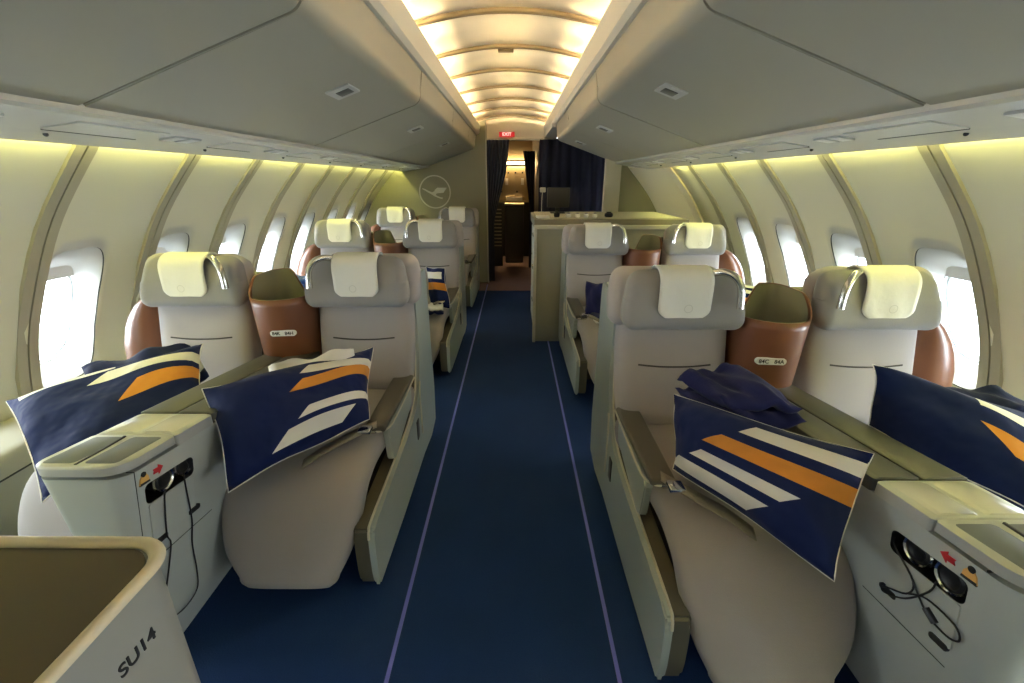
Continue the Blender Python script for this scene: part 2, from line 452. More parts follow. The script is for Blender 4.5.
for m, nm in ((-1, 'left'), (1, 'right')):
    V = empty('trim_3' if m < 0 else 'trim_4', (0, 0, 0), 'pale cove strip between the %s bins and the ceiling' % nm, None, None, 'structure')
    bm = bmesh.new()
    ye = 6.28
    prism_y(bm, [(m*.425, 1.95), (m*.405, 2.035), (m*.41, 2.042), (m*.42, 2.04), (m*.44, 1.955), (m*.5, 1.95), (m*.5, 1.93), (m*.445, 1.93)], -2.4, ye)
    obj('cove_strip', bm, M['valance'], V, smooth=False)
    for yr in CR:
        if yr+.5 > ye: continue
        bm = bmesh.new(); tube(bm, [(m*.82, yr+.03, 1.972), (m*.82, yr+.55, 1.972)], .014, 8, 1)
        obj('cove_tube', bm, M['cove'], V)
        bm = bmesh.new(); tube(bm, [(m*.55, yr+.05, 1.968), (m*.55, yr+.22, 1.968)], .008, 8, 1)
        obj('cove_tube', bm, M['cove2'], V)
    bm = bmesh.new(); box(bm, m*.5, m*.95, -2.4, ye, 1.94, 1.95); obj('cove_floor', bm, M['valance'], V, smooth=False)
    # wall wash strip behind the service rail
    bm = bmesh.new()
    tube(bm, [(m*1.498, -2.3, 1.548), (m*1.498, (6.25 if m < 0 else 4.5), 1.548)], .010, 8, 1)
    obj('wall_wash_tube', bm, M['walllamp'], V)

# ---------------- overhead bins
def bin_poly(m):
    P = [(1.10, 1.560)]
    r = .06; c = (.538, 1.757+r/.944)
    for i in range(9):
        a = math.radians(-109.3-70.7*i/8); P.append((c[0]+r*math.cos(a), c[1]+r*math.sin(a)))
    P += [(.478, 1.85), (.462, 1.935), (.47, 1.94), (.60, 1.94), (1.10, 1.85)]
    return [(m*x, z) for x, z in P]
binlab = {(-1, 0): 'large grey overhead bin at the upper left, nearest the camera', (-1, 1): 'grey overhead bin on the left beyond the dark door gap, with a square latch',
          (-1, 2): 'third grey overhead bin along the left side', (-1, 3): 'fourth grey overhead bin along the left side, small latch', (-1, 4): 'farthest short overhead bin on the left, against the logo wall',
          (1, 0): 'large grey overhead bin at the upper right, nearest the camera', (1, 1): 'grey overhead bin on the right beyond the dark door gap, with a square latch',
          (1, 2): 'third grey overhead bin along the right side', (1, 3): 'last grey overhead bin on the right, ending beside the big navy curtain'}
for m in (-1, 1):
    edges = [-1.4, -.05, 1.285, 2.70, 4.03, 5.36, 6.28] if m < 0 else [-1.4, -.05, 1.285, 2.70, 4.03, 5.05]
    for i, (a, b) in enumerate(zip(edges, edges[1:])):
        R = empty('overhead_bin', (m*.8, (a+b)/2, 1.6), None, 'overhead bin', 'grey overhead bins')
        R['label'] = binlab.get((m, i-1), 'grey overhead bin behind the camera')
        g = .010 if (i == 2 or i == 1) else .0025
        L = Matrix.Translation((-m*.8, -(a+b)/2, -1.6))
        bm = bmesh.new(); prism_y(bm, bin_poly(m), a+.002, b-g, bev=.004 if g > .005 else .0025); bmesh.ops.transform(bm, matrix=L, verts=bm.verts)
        obj('bin_door', bm, M['bin'], R, angle=30)
        # latch: recessed plate and paddle on the sloping underside
        yc = (a+b)/2 if i != 5 else a+.66
        if i == 5 and m < 0: continue
        n = Vector((-m*.330, 0, -.944)).normalized(); xa = Vector((m*.944, 0, -.330)).normalized()
        cpt = Vector((m*.655, yc, 1.560+.35*.445-.001))
        mt = basis(cpt, xa, xa.cross(n)*-1)
        mt = Matrix.Translation(cpt) @ Matrix((xa, n.cross(xa), n)).transposed().to_4x4()
        bm = bmesh.new(); box(bm, -.05, .05, -.07, .07, -.002, .006, bev=.003, mtx=L @ mt); lp = obj('latch_plate', bm, M['rim'], R)
        bm = bmesh.new(); box(bm, -.034, .022, -.034, .034, .002, .0085, bev=.002, mtx=L @ mt); obj('latch_paddle', bm, M['paddle'], lp)
# service rail between bin and wall
for m, nm in ((-1, 'left'), (1, 'right')):
    ye = 6.28 if m < 0 else 5.05
    R = empty('trim_5' if m < 0 else 'trim_6', (0, 0, 0), 'pale glossy service rail between the %s bins and the wall' % nm, None, None, 'structure')
    bm = bmesh.new()
    prism_y(bm, [(m*1.095, 1.548), (m*1.11, 1.540), (m*1.30, 1.512), (m*1.44, 1.494), (m*1.462, 1.494), (m*1.468, 1.505), (m*1.462, 1.56), (m*1.10, 1.62)], -2.4, ye)
    obj('rail', bm, M['psu'], R, smooth=False)
    for k in range(-2, 9):
        y = 1.5+.70*k
        if y > ye-.4: continue
        sl = -.028/.19
        for (ya, yb, xa, xb, mt, h) in ((y-.17, y+.17, 1.16, 1.27, 'psu', .004), (y-.16, y+.16, 1.275, 1.281, 'gap', .0035), (y+.22, y+.28, 1.18, 1.24, 'rim', .006), (y+.30, y+.36, 1.18, 1.24, 'rim', .006)):
            bm = bmesh.new()
            z = lambda x: 1.540-(x-1.11)*.147
            prism_x(bm, [(ya, 0), (yb, 0), (yb, -h), (ya, -h)], xa, xb)
            for v in bm.verts: v.co = Vector((m*v.co.x, v.co.y, v.co.z+z(v.co.x)))
            obj('service_panel' if mt == 'psu' else ('panel_slot' if mt == 'gap' else 'air_outlet'), bm, M[mt], R, smooth=False)
        bm = bmesh.new(); bmesh.ops.create_uvsphere(bm, u_segments=10, v_segments=6, radius=.007, matrix=Matrix.Translation((m*1.33, y-.1, 1.506))); obj('call_button', bm, M['black'], R)
    # light guard under the wash tube
    bm = bmesh.new(); box(bm, m*1.466, m*1.478, -2.4, ye, 1.535, 1.575); obj('rail_back', bm, M['psu'], R, smooth=False)

# side lockers by the windows
for m, nm in ((-1, 'left'), (1, 'right')):
    R = empty('side_locker', (m*1.9, 0, 0), 'long cream ledge locker below the windows, %s wall' % nm, 'locker', 'ledge lockers below the windows')
    bm = bmesh.new(); ye = 6.2 if m < 0 else 4.7
    P = [(1.925, 0), (1.925, .36), (1.932, .385), (1.955, .398), (2.155, .412), (2.165, .3), (2.165, 0)]
    prism_y(bm, [(m*(x-1.9), z) for x, z in P], -2.3, ye); obj('locker_body', bm, M['lockerp'], R, angle=50)
    for k in range(9):
        y = -.9+.9*k
        if y > ye: break
        bm = bmesh.new(); prism_y(bm, [(m*(x-1.9), z+.0015) for x, z in ((1.923, .1), (1.9235, .36), (1.931, .386), (1.955, .3995), (2.15, .413), (2.15, .405), (1.96, .39), (1.935, .1))], y, y+.004)
        obj('lid_seam', bm, M['gap'], R, smooth=False)
    bm = bmesh.new(); box(bm, m*(.0225), m*(.0265), -2.3, ye, .30, .306); obj('lid_seam', bm, M['gap'], R, smooth=False)

# rear closure behind the camera
bm = bmesh.new(); box(bm, -2.3, 2.3, -2.5, -2.42, 0, 2.4); tag(obj('wall_front', bm, M['bulk'], smooth=False), 'cabin wall behind the camera', None, None, 'structure')

# left bulkhead with the emblem
YB = 6.25
BK = empty('wall_back', (0, 0, 0), 'olive grey bulkhead with a round emblem', None, None, 'structure')
bm = bmesh.new()
pl = [(-.335, 0), (-2.2, 0)]+[(-(wallxs(z)+.02), z) for z in (.3, .6, .9, 1.2, 1.4, 1.56)]+[(-1.2, 1.9), (-.4, 2.2), (-.335, 2.2)]
prism_y(bm, pl, YB, YB+.05); obj('bulkhead_panel', bm, M['bulk'], BK, smooth=False)
bm = bmesh.new(); box(bm, -.345, -.325, YB-.012, YB+.06, 0, 2.05, bev=.003); obj('edge_trim', bm, M['post'], BK)
E_ = empty('wall_emblem', (-1.035, YB-.004, 1.235), 'pale ring emblem with a flying crane on the olive bulkhead', 'emblem')
bm = bmesh.new(); r0, r1 = .198, .213; n = 64
rings(bm, [[Vector((r*math.cos(2*PI*i/n), y, r*math.sin(2*PI*i/n))) for i in range(n)] for r, y in ((r0, .002), (r0, -.003), (r1, -.003), (r1, .002))], cap=False)
obj('ring', bm, M['logo'], E_)
# crane outline traced in ring units (x right, z up)
def up(x, y): return ((x-370)/235*.205, (332-y)/235*.205)
crane = [(180, 283), (205, 288), (250, 310), (330, 345), (360, 325), (378, 300), (400, 276), (418, 270), (555, 270), (500, 345), (420, 348), (388, 357), (378, 372), (400, 388), (440, 405), (485, 412), (482, 438), (440, 432), (390, 412), (340, 385), (300, 362), (250, 330), (212, 305), (185, 300)]
bm = bmesh.new()
body_ = [(180, 283, 7), (215, 298, 9), (260, 323, 11), (320, 352, 15), (365, 382, 13), (405, 403, 10), (445, 417, 9), (484, 426, 11)]
up_l = [up(x+w*.35, y-w) for x, y, w in body_]; lo_l = [up(x-w*.35, y+w) for x, y, w in body_]
wing = [((318, 342), (380, 378)), ((358, 322), (392, 356)), ((380, 292), (425, 348)), ((412, 270), (470, 347)), ((555, 270), (500, 345))]
for P in (list(zip(up_l, lo_l)), [(up(*a), up(*b)) for a, b in wing]):
    for (a, b), (c, d) in zip(P, P[1:]):
        prism_y(bm, [a, c, d, b], -.003, .002)
obj('crane', bm, M['logo'], E_, smooth=False)

# header with exit sign
HD = empty('trim_7', (0, 0, 0), 'cream header over the curtained doorway', None, None, 'structure')
bm = bmesh.new()
top = [(x/10*.56, 2.14-.3*(x/10*.56)**2) for x in range(-10, 11)]
prism_y(bm, [(-.50, 1.885), (.58, 1.885)]+[(x, z) for x, z in reversed(top)], 6.28, 6.34); obj('header_panel', bm, M['valance'], HD, smooth=False)
bm = bmesh.new(); box(bm, -.47, .56, 6.262, 6.285, 1.868, 1.890, bev=.004); obj('curtain_rail', bm, M['post'], HD)
EX = empty('exit_sign', (-.065, 6.27, 1.94), 'small red EXIT sign above the doorway', 'sign')
bm = bmesh.new(); box(bm, -.10, .10, -.012, .012, -.030, .030, bev=.004); obj('sign_box', bm, M['exit'], EX)
text_mesh('lettering', 'EXIT', .058, M['exitt'], EX, basis((0, -.0125, 0), (1, 0, 0), (0, 0, 1)))

# curtains
def curtain(name, x0, x1, y, z0, z1, folds, amp, label, pinch=None, grp=None):
    bm = bmesh.new(); n = folds*10; K = 14; rs = []
    for j in range(K+1):
        t = j/K; z = z1+(z0-z1)*t; ring = []
        a, b = (x0, x1) if not pinch else pinch(t, x0, x1)
        for i in range(n+1):
            u = i/n
            yy = y+amp*(.6+.4*t)*math.sin(2*PI*folds*u+.8*math.sin(3*u+2*t))+.25*amp*math.sin(5.3*u*folds)
            ring.append(Vector((a+(b-a)*u, yy, z)))
        rs.append(ring)
    rings(bm, rs, closed=False, cap=False)
    o = obj(name, bm, M['curtain'], angle=80); s = o.modifiers.new('s', 'SOLIDIFY'); s.thickness = .004
    return tag(o, label, 'curtain', grp)
curtain('curtain', -.325, .0, 6.2, .04, 1.87, 6, .035, 'narrow navy curtain gathered at the left side of the doorway',
        pinch=lambda t, a, b: (a, a+.29-.04*t/.2 if t < .2 else a+.25-.17*min(1, (t-.2)/.35)))
curtain('curtain', .36, 1.30, 6.2, .6, 1.875, 7, .035, 'wide navy curtain hanging behind the service counter')
curtain('curtain', .14, .33, 6.9, .1, 1.78, 4, .03, 'dark navy curtain at the right of the galley passage', pinch=lambda t, a, b: (a+.02+.10*min(1, t*2.2), b))

# passage and galley beyond
PS = empty('wall_left_passage', (0, 0, 0), 'dark passage walls beyond the doorway, plus an unseen added light-blocking panel', None, None, 'structure')
for d in ((-.95, -.90, 6.4, 9.5, 0, 2.2), (.36, .41, 6.35, 9.5, 0, 2.2), (-.95, .41, 9.45, 9.5, 0, 2.2), (-.95, .41, 6.35, 9.5, 2.08, 2.12), (.36, 2.3, 6.3, 6.35, 0, 1.9), (2.2, 2.25, 4.8, 6.35, 0, 1.9), (-2.3, -2.25, 5.9, 6.4, 0, 1.9), (-.95, -.36, 6.33, 6.38, 0, 2.2)):  # box along the right wall's end is unseen, added to block stray sky light
    bm = bmesh.new(); box(bm, *d); obj('passage_and_blocker_panel', bm, M['brownwall'], PS, smooth=False)
G = empty('galley_unit', (-.1, 8.6, 0), 'warmly lit galley with latched steel cupboards seen through the doorway', 'galley')
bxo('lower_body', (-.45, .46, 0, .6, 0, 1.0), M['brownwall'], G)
bxo('worktop', (-.47, .48, -.04, .6, 1.0, 1.03), M['steel'], G)
bxo('upper_body', (-.45, .46, .08, .6, 1.03, 1.62), M['steel'], G)
for i in range(3):
    dr = bxo('cupboard_door', (-.43+.29*i, -.16+.29*i, .062, .08, 1.10, 1.46), M['steel'], G)
    bxo('latch', (-.32+.29*i, -.27+.29*i, .05, .064, 1.30, 1.42), M['white'], dr)
    bxo('latch', (-.41+.29*i, -.38+.29*i, .05, .064, 1.17, 1.20), M['black'], dr)
for i in range(6): bxo('knob', (-.38+.13*i, -.35+.13*i, .05, .08, 1.50, 1.53), M['black'], G)
bxo('header_lamp', (-.42, .44, .02, .10, 1.66, 1.70), M['galleylamp'], G)
bxo('top_cupboard', (-.45, .46, .08, .6, 1.74, 2.05), M['steel'], G)
bxo('cup_tray', (-.02, .28, -.02, .08, 1.03, 1.09), M['white'], G)
SL = empty('louvred_panel', (-.18, 7.1, 0), 'dark panel with pale horizontal louvres at the left of the passage', 'panel')
bxo('panel', (-.17, .03, .0, .05, .08, 1.06), M['brownwall'], SL)
for i in range(11): bxo('louvre', (-.10, .015, -.012, .004, .40+.055*i, .416+.055*i), M['steel'], SL, bev=.002)
D = empty('trolley_cart', (.03, 7.15, 0), 'dark upright trolley standing in the passage', 'trolley')
bxo('cart_body', (-.14, .15, 0, .45, .12, 1.02), M['brownwall'], D, bev=.02)
bxo('cart_door', (-.12, .13, -.012, .004, .18, .98), mat('cart_door_paint', (.05, .04, .028), .5), D, bev=.006)
bxo('cart_top', (-.15, .16, -.01, .46, 1.02, 1.04), M['steel'], D, bev=.006)

# right monument: service counter, post, olive wall
CB = empty('service_counter', (.2, 3.76, 0), 'olive grey counter behind the right hand seats', 'counter')
bxo('cabinet_body', (.02, 1.28, .02, .92, 0, 1.0), M['cabinet'], CB)
bxo('counter_top', (.0, 1.29, .03, .93, 1.0, 1.075), M['cabtop'], CB)
bxo('front_trim', (-.003, 1.29, -.01, .03, 1.0, 1.032), M['post'], CB, bev=.006)
bxo('corner_trim', (-.003, .022, -.008, .02, 0, 1.0), M['post'], CB, bev=.004)
bxo('work_surface', (.03, 1.25, .08, .90, 1.075, 1.082), M['post'], CB)
for z0, z1 in ((.06, .34), (.36, .66), (.68, .96)):
    dd = bxo('side_door', (.012, .022, .06, .86, z0, z1), M['console'], CB)
    bxo('door_latch', (.004, .014, .40, .50, z1-.07, z1-.04), M['chrome'], dd)
bm = bmesh.new(); box(bm, .995, 1.165, 5.0, 5.06, 0, 1.90, bev=.006); tag(obj('trim_8', bm, M['post']), 'pale upright post between the curtain and the olive wall', None, None, 'structure')
bm = bmesh.new(); prism_y(bm, [(1.165, 0), (2.2, 0), (2.1, .75), (1.95, 1.1), (1.80, 1.35), (1.6, 1.62), (1.165, 1.75)], 5.12, 5.17); tag(obj('wall_right_back', bm, M['bulk'], smooth=False), 'olive grey wall panel at the far right end', None, None, 'structure')
# door arch on the right wall
bm = bmesh.new()
rs = []
for y, dx in ((4.62, 0), (4.60, -.03), (4.66, -.045), (4.74, -.045), (4.76, -.028), (4.78, -.045), (4.96, -.16), (5.10, -.30), (5.13, -.30)):
    rs.append([Vector((wallxs(1.57*j/24)+dx, y, 1.57*j/24)) for j in range(25)])
rings(bm, rs, closed=False, cap=False); o = obj('door_1', bm, M['valance'], angle=30); tag(o, 'cream door surround curving in at the right end of the cabin', None, None, 'structure')

bm = bmesh.new(); box(bm, .425, 2.1, 5.07, 6.28, 1.90, 1.945); tag(obj('trim_9', bm, M['valance'], smooth=False), 'cream soffit above the wide navy curtain', None, None, 'structure')

# things on the counter
MO = empty('monitor', (.44, 4.45, 1.082), 'small black monitor standing on the counter before the curtain', 'monitor')
bxo('screen_housing', (-.09, .12, -.015, .02, .055, .235), M['black'], MO, bev=.006)
bxo('stand', (-.01, .03, .0, .02, .008, .07), M['black'], MO); bxo('foot', (-.06, .08, -.05, .06, 0, .01), M['black'], MO)
ph = empty('desk_lamp', (.30, 4.5, 1.082), 'small pale lamp on a thin stalk beside the black monitor', 'lamp')
bm = bmesh.new(); tube(bm, [(0, 0, .008), (.0, 0, .12), (.005, 0, .19)], .003, 6, 3); obj('stalk', bm, M['post'], ph)
bxo('lamp_head', (-.02, .035, -.02, .02, .19, .235), M['post'], ph, bev=.008); bxo('foot', (-.025, .025, -.025, .025, 0, .01), M['post'], ph)
def bottle(x, y, h, r, m, label, cat='cup', name='cup'):
    R = empty(name, (x, y, 1.082), label, cat)
    bm = bmesh.new(); pr = [(r*.8, 0), (r, .01), (r, h*.7), (r*.75, h*.85), (r*.5, h*.92), (r*.5, h)]
    rings(bm, [[Vector((q*math.cos(2*PI*i/14), q*math.sin(2*PI*i/14), z)) for i in range(14)] for q, z in pr]); obj('body', bm, m, R)
    bm = bmesh.new(); rings(bm, [[Vector((q*math.cos(2*PI*i/14), q*math.sin(2*PI*i/14), z)) for i in range(14)] for q, z in ((r*.62, h*.95), (r*.62, h*1.1), (r*.3, h*1.13))]); obj('lid', bm, M['black'], R)
bottle(.40, 3.96, .045, .026, M['black'], 'black round pot on the counter, left of the white cups')
for i in range(4): bottle(.50+.075*i, 3.93, .034, .022, M['white'], ['white cup on the counter just right of the black pot', 'second white cup from the black pot', 'third white cup from the black pot', 'white cup beside the dark bowl on the counter'][i])
bottle(.85, 3.96, .04, .036, M['darkbase'], 'dark bowl on the counter at the right end of the white cups', 'bowl', 'bowl')
tb = empty('papers', (.27, 3.93, 1.082), 'stack of pale papers on the counter corner', 'papers'); bxo('paper_stack', (-.05, .06, -.08, .08, 0, .014), M['white'], tb, bev=.002)

# ---------------------------------------------------------------- seats
def make_seat(m, kind):
    """m = +1 right of the aisle, -1 left. local x is multiplied by m; +x is away from the aisle."""
    R = empty('aisle_seat' if kind == 'aisle' else 'window_seat', (0, 0, 0))
    def part(name, bm, mt, parent=None, angle=40):
        for v in bm.verts: v.co.x *= m
        return obj(name, bm, mt, parent or R, angle=angle)
    hs = 1 if kind == 'aisle' else -1     # side of the chrome reading light, towards the console
    du = .07 if kind == 'aisle' else .02
    # cushion and leg rest
    bm = bmesh.new()
    sweep(bm, [(.10, .385, .215, .13, .01), (-.10, .395, .225, .14, .02), (-.35, .415, .232, .145, du*.6), (-.54, .42, .238, .14, du*.85), (-.67, .385, .242, .13, du), (-.745, .30, .236, .115, du*1.05), (-.80, .20, .21, .10, du*1.1), (-.838, .125, .165, .08, du*1.0)], e=3.2)
    part('seat_cushion', bm, M['cushion'])
    # back
    bm = bmesh.new()
    sweep(bm, [(-.055, .50, .205, .13, 0), (-.02, .60, .212, .15, 0), (.015, .75, .215, .145, 0), (.045, .90, .212, .14, 0), (.07, 1.0, .205, .13, 0)], e=4.2)
    bk = part('backrest', bm, M['seat'])
    bm = bmesh.new()
    tube(bm, [(-.14, -.068, .706), (-.07, -.0715, .700), (0, -.072, .698), (.07, -.0715, .700), (.14, -.068, .706)], .0035, 5, 3); part('stitch_line', bm, M['stitch'], bk)
    bm = bmesh.new()
    tube(bm, [(-.15, -.098, .552), (0, -.104, .548), (.15, -.098, .552)], .0014, 5, 3); part('stitch_line', bm, M['seat'], bk)
    # headrest: wide rounded block with wings, lower edge proud
    bm = bmesh.new()
    def hf(p):
        t = (p.z+.112)/.224
        w = 1.0-.17*max(0, t-.30)**1.2
        q = Vector((p.x*w, p.y, p.z))
        q.y -= .35*max(0, abs(q.x)-.13)**1.25 if p.y < 0 else 0
        q.y -= .02*(1-t)+.01*math.cos(q.x*6)
        if p.y < 0: q.y += .018*max(0, t-.6)/.4
        q.z += -.012*(abs(q.x)/.235)**2 if t > .5 else .004
        q.y += .03*(p.z/.224)
        return q
    rbox(bm, .455, .10, .224, .047, hf, 4, 8)
    bmesh.ops.translate(bm, verts=bm.verts, vec=(.010*hs, -.015, .958))
    hr = part('headrest', bm, M['head'])
    # outer pad behind the headrest
    bm = bmesh.new()
    rbox(bm, .455, .11, .222, .05, lambda p: Vector((p.x*(1-.06*max(0, p.z/.1)), p.y+.04*(p.z/.2), p.z)), 4, 5)
    bmesh.ops.translate(bm, verts=bm.verts, vec=(-.030*hs, .040, .955)); part('upper_back_pad', bm, M['seat'])
    # cloth cover
    cx = .0*hs
    prof = [(.06, 1.015), (.045, 1.055), (.015, 1.078), (-.02, 1.079), (-.052, 1.068), (-.074, 1.045), (-.083, 1.015), (-.087, .98), (-.0895, .945), (-.092, .915), (-.093, .905)]
    prof = interp(prof, 3)
    bm = bmesh.new(); rs = []; L = len(prof)
    for i, (y, z) in enumerate(prof):
        d = z-.903 if i > L*.6 else 1
        hw = .099 - (.030*(1-min(1, max(0, d)/.035))**2.2 if d < .035 else 0) - .004*(i/L)
        rs.append([Vector((cx+hw*(-1+2*j/14)+.0015*math.sin(z*25), y-.0018*math.sin(j*.9+z*20)*(i/L)-.004, z)) for j in range(15)])
    rings(bm, rs, closed=False, cap=False)
    cv = part('headrest_cover', bm, M['cover'], hr, 60); s = cv.modifiers.new('s', 'SOLIDIFY'); s.thickness = .005; s.offset = 0
    bm = bmesh.new(); n = 20
    rings(bm, [[Vector((cx+.012+r*math.cos(2*PI*i/n), -.0985-.001, .94+r*math.sin(2*PI*i/n))) for i in range(n)] for r in (.0135, .0155)], cap=False)
    part('printed_emblem', bm, M['mark'], cv)
    # chrome reading light arm
    bm = bmesh.new()
    tube(bm, [(hs*.105, -.045, 1.060), (hs*.130, -.072, 1.070), (hs*.160, -.094, 1.060), (hs*.182, -.106, 1.03), (hs*.190, -.110, .99), (hs*.192, -.112, .945)], .013, 10, 4)
    part('reading_light', bm, M['chrome'], hr)
    # base
    bm = bmesh.new(); box(bm, -.18, .20, -.48, .22, .0, .30, bev=.02); part('seat_base', bm, M['darkbase'])
    bm = bmesh.new(); box(bm, -.215, .215, .12, .20, .08, .96, bev=.02); part('back_shell', bm, M['olive'])
    if kind == 'aisle':
        # side shell: outer painted skin and olive lining, low in front and rising to a tall shield
        def shell(ins):
            i = ins
            P = [(-.805+i, .05+i), (-.815+i, .12), (-.812+i, .26-i), (-.80+i, .285-i), (-.76, .298-i), (-.45, .315-i), (-.20, .335-i), (-.08, .375-i), (-.01, .45-i), (.03+i, .55), (.045+i, .68), (.042+i, .84), (.055+i, .905-i), (.09+i, .935-i), (.15, .945-i), (.30-i, .945-i), (.33-i, .90), (.34-i, .5), (.34-i, .05+i), (.0, .045+i), (-.45, .045+i)]
            Q = interp([(a, b) for a, b in P], 2)
            return Q
        bm = bmesh.new(); prism_x(bm, shell(0), -.222, -.200, bev=.006, seg=3); sk = part('side_shell', bm, M['skin'], angle=35)
        bm = bmesh.new(); prism_x(bm, shell(.006), -.200, -.150, bev=.005, seg=2); part('shell_lining', bm, M['olive'], angle=35)
        # pale bead along the top edge
        bm = bmesh.new()
        P = [(-.813, .255), (-.803, .287), (-.76, .302), (-.45, .319), (-.20, .339), (-.08, .379), (-.012, .453), (.027, .55), (.042, .68), (.039, .84), (.052, .905), (.09, .939), (.15, .949), (.30, .949)]
        tube(bm, [(-.203, y, z) for y, z in P], .0045, 6, 3); part('edge_bead', bm, M['edge'], sk)
        bm = bmesh.new(); tube(bm, [(-.226, -.01, .46), (-.226, -.03, .40), (-.226, -.03, .18)], .004, 6, 2); part('edge_bead', bm, M['edge'], sk)
        bm = bmesh.new(); box(bm, -.226, -.218, -.13, -.085, .20, .30, bev=.004); part('release_slot', bm, M['black'], sk)
        # armrest
        ar = bmesh.new()
        def af(p):
            t = (p.y+.22)/.44
            return Vector((p.x*(1-.12*(1-t)) + .012*(1-t), p.y, p.z - .004*math.cos(p.x*20)+.02*t))
        rbox(ar, .092, .44, .026, .011, af, 3, 5)
        bmesh.ops.translate(ar, verts=ar.verts, vec=(-.170, -.295, .497)); arm = part('armrest', ar, M['arm'])
        bm = bmesh.new(); tube(bm, [(-.217, -.08, .512), (-.215, -.40, .492), (-.203, -.49, .488), (-.17, -.515, .487), (-.135, -.50, .488)], .004, 6, 3); part('edge_bead', bm, M['edge'], arm)
        bm = bmesh.new(); prism_x(bm, [(-.10, .49), (-.47, .485), (-.49, .46), (-.47, .335), (-.44, .315), (-.40, .33), (-.12, .40)], -.206, -.180, bev=.004); part('armrest_panel', bm, M['skin'], arm)
        bm = bmesh.new(); box(bm, -.165, -.125, -.52, -.50, .478, .492, bev=.004); part('release_button', bm, M['chrome'], arm)
        # belt
        bm = bmesh.new()
        path = [(-.17, -.46, .48), (-.165, -.54, .515), (-.14, -.60, .530), (-.10, -.635, .522), (-.06, -.65, .505), (-.02, -.67, .490), (.03, -.72, .470)]
        pp = interp(path, 4); rs = []
        for x, y, z in pp: rs.append([Vector((x, y-.0, z)), Vector((x+.012, y+.045, z+.004))])
        rings(bm, rs, closed=False, cap=False); b_ = part('seat_belt', bm, M['belt'], None, 80); s = b_.modifiers.new('s', 'SOLIDIFY'); s.thickness = .004
        bm = bmesh.new(); box(bm, -.17, -.125, -.60, -.555, .525, .540, bev=.004); part('buckle', bm, M['chrome'], b_)
    else:
        # copper wing beside the window seat: curved sheet with pale rim
        bm = bmesh.new(); rs = []
        pl = [(.20, .10), (.235, .035), (.275, -.005), (.33, -.02), (.385, .0), (.425, .05), (.44, .13)]
        pl = interp(pl, 4); n = len(pl)
        top = []
        for i, (x, y) in enumerate(pl):
            u = i/(n-1)
            zt = .872-.012*u*4 if u < .25 else .86-.0*u
            if u > .45: zt = .86-.14*((u-.45)/.55)**2.4
            zt = .872
            def ox(z): 
                for (za, xa), (zb, xb) in zip(((.30, .50), (.60, .488), (.70, .455), (.77, .41), (.82, .365), (.85, .325), (.872, .27)), ((.60, .488), (.70, .455), (.77, .41), (.82, .365), (.85, .325), (.872, .27), (.9, .2))):
                    if z <= zb: return xa+(xb-xa)*(z-za)/(zb-za)
                return .2
            zl = [.36, .46, .56, .64, .72, .77, .80, .83, .852, .866, .872]
            rs.append([Vector((.20+(x-.20)*(ox(z)-.20)/.24, y*(1 if x > .3 else 1), z)) for z in zl]); top.append((x, y, zt))
        rings(bm, rs, closed=False, cap=False)
        w_ = part('side_wing', bm, M['copper'], None, 60); s = w_.modifiers.new('s', 'SOLIDIFY'); s.thickness = .018; s.offset = 0
        bm = bmesh.new(); tube(bm, [tuple(q[-1]) for q in rs]+[tuple(v) for v in reversed(rs[-1])][1:], .009, 7, 1); part('wing_rim', bm, M['olive'], w_)
        bm = bmesh.new(); prism_x(bm, [(-.62, .06), (-.66, .12), (-.64, .30), (-.30, .44), (.1, .46), (.3, .46), (.3, .06)], .235, .262, bev=.005); part('side_panel', bm, M['skin'])
    return R

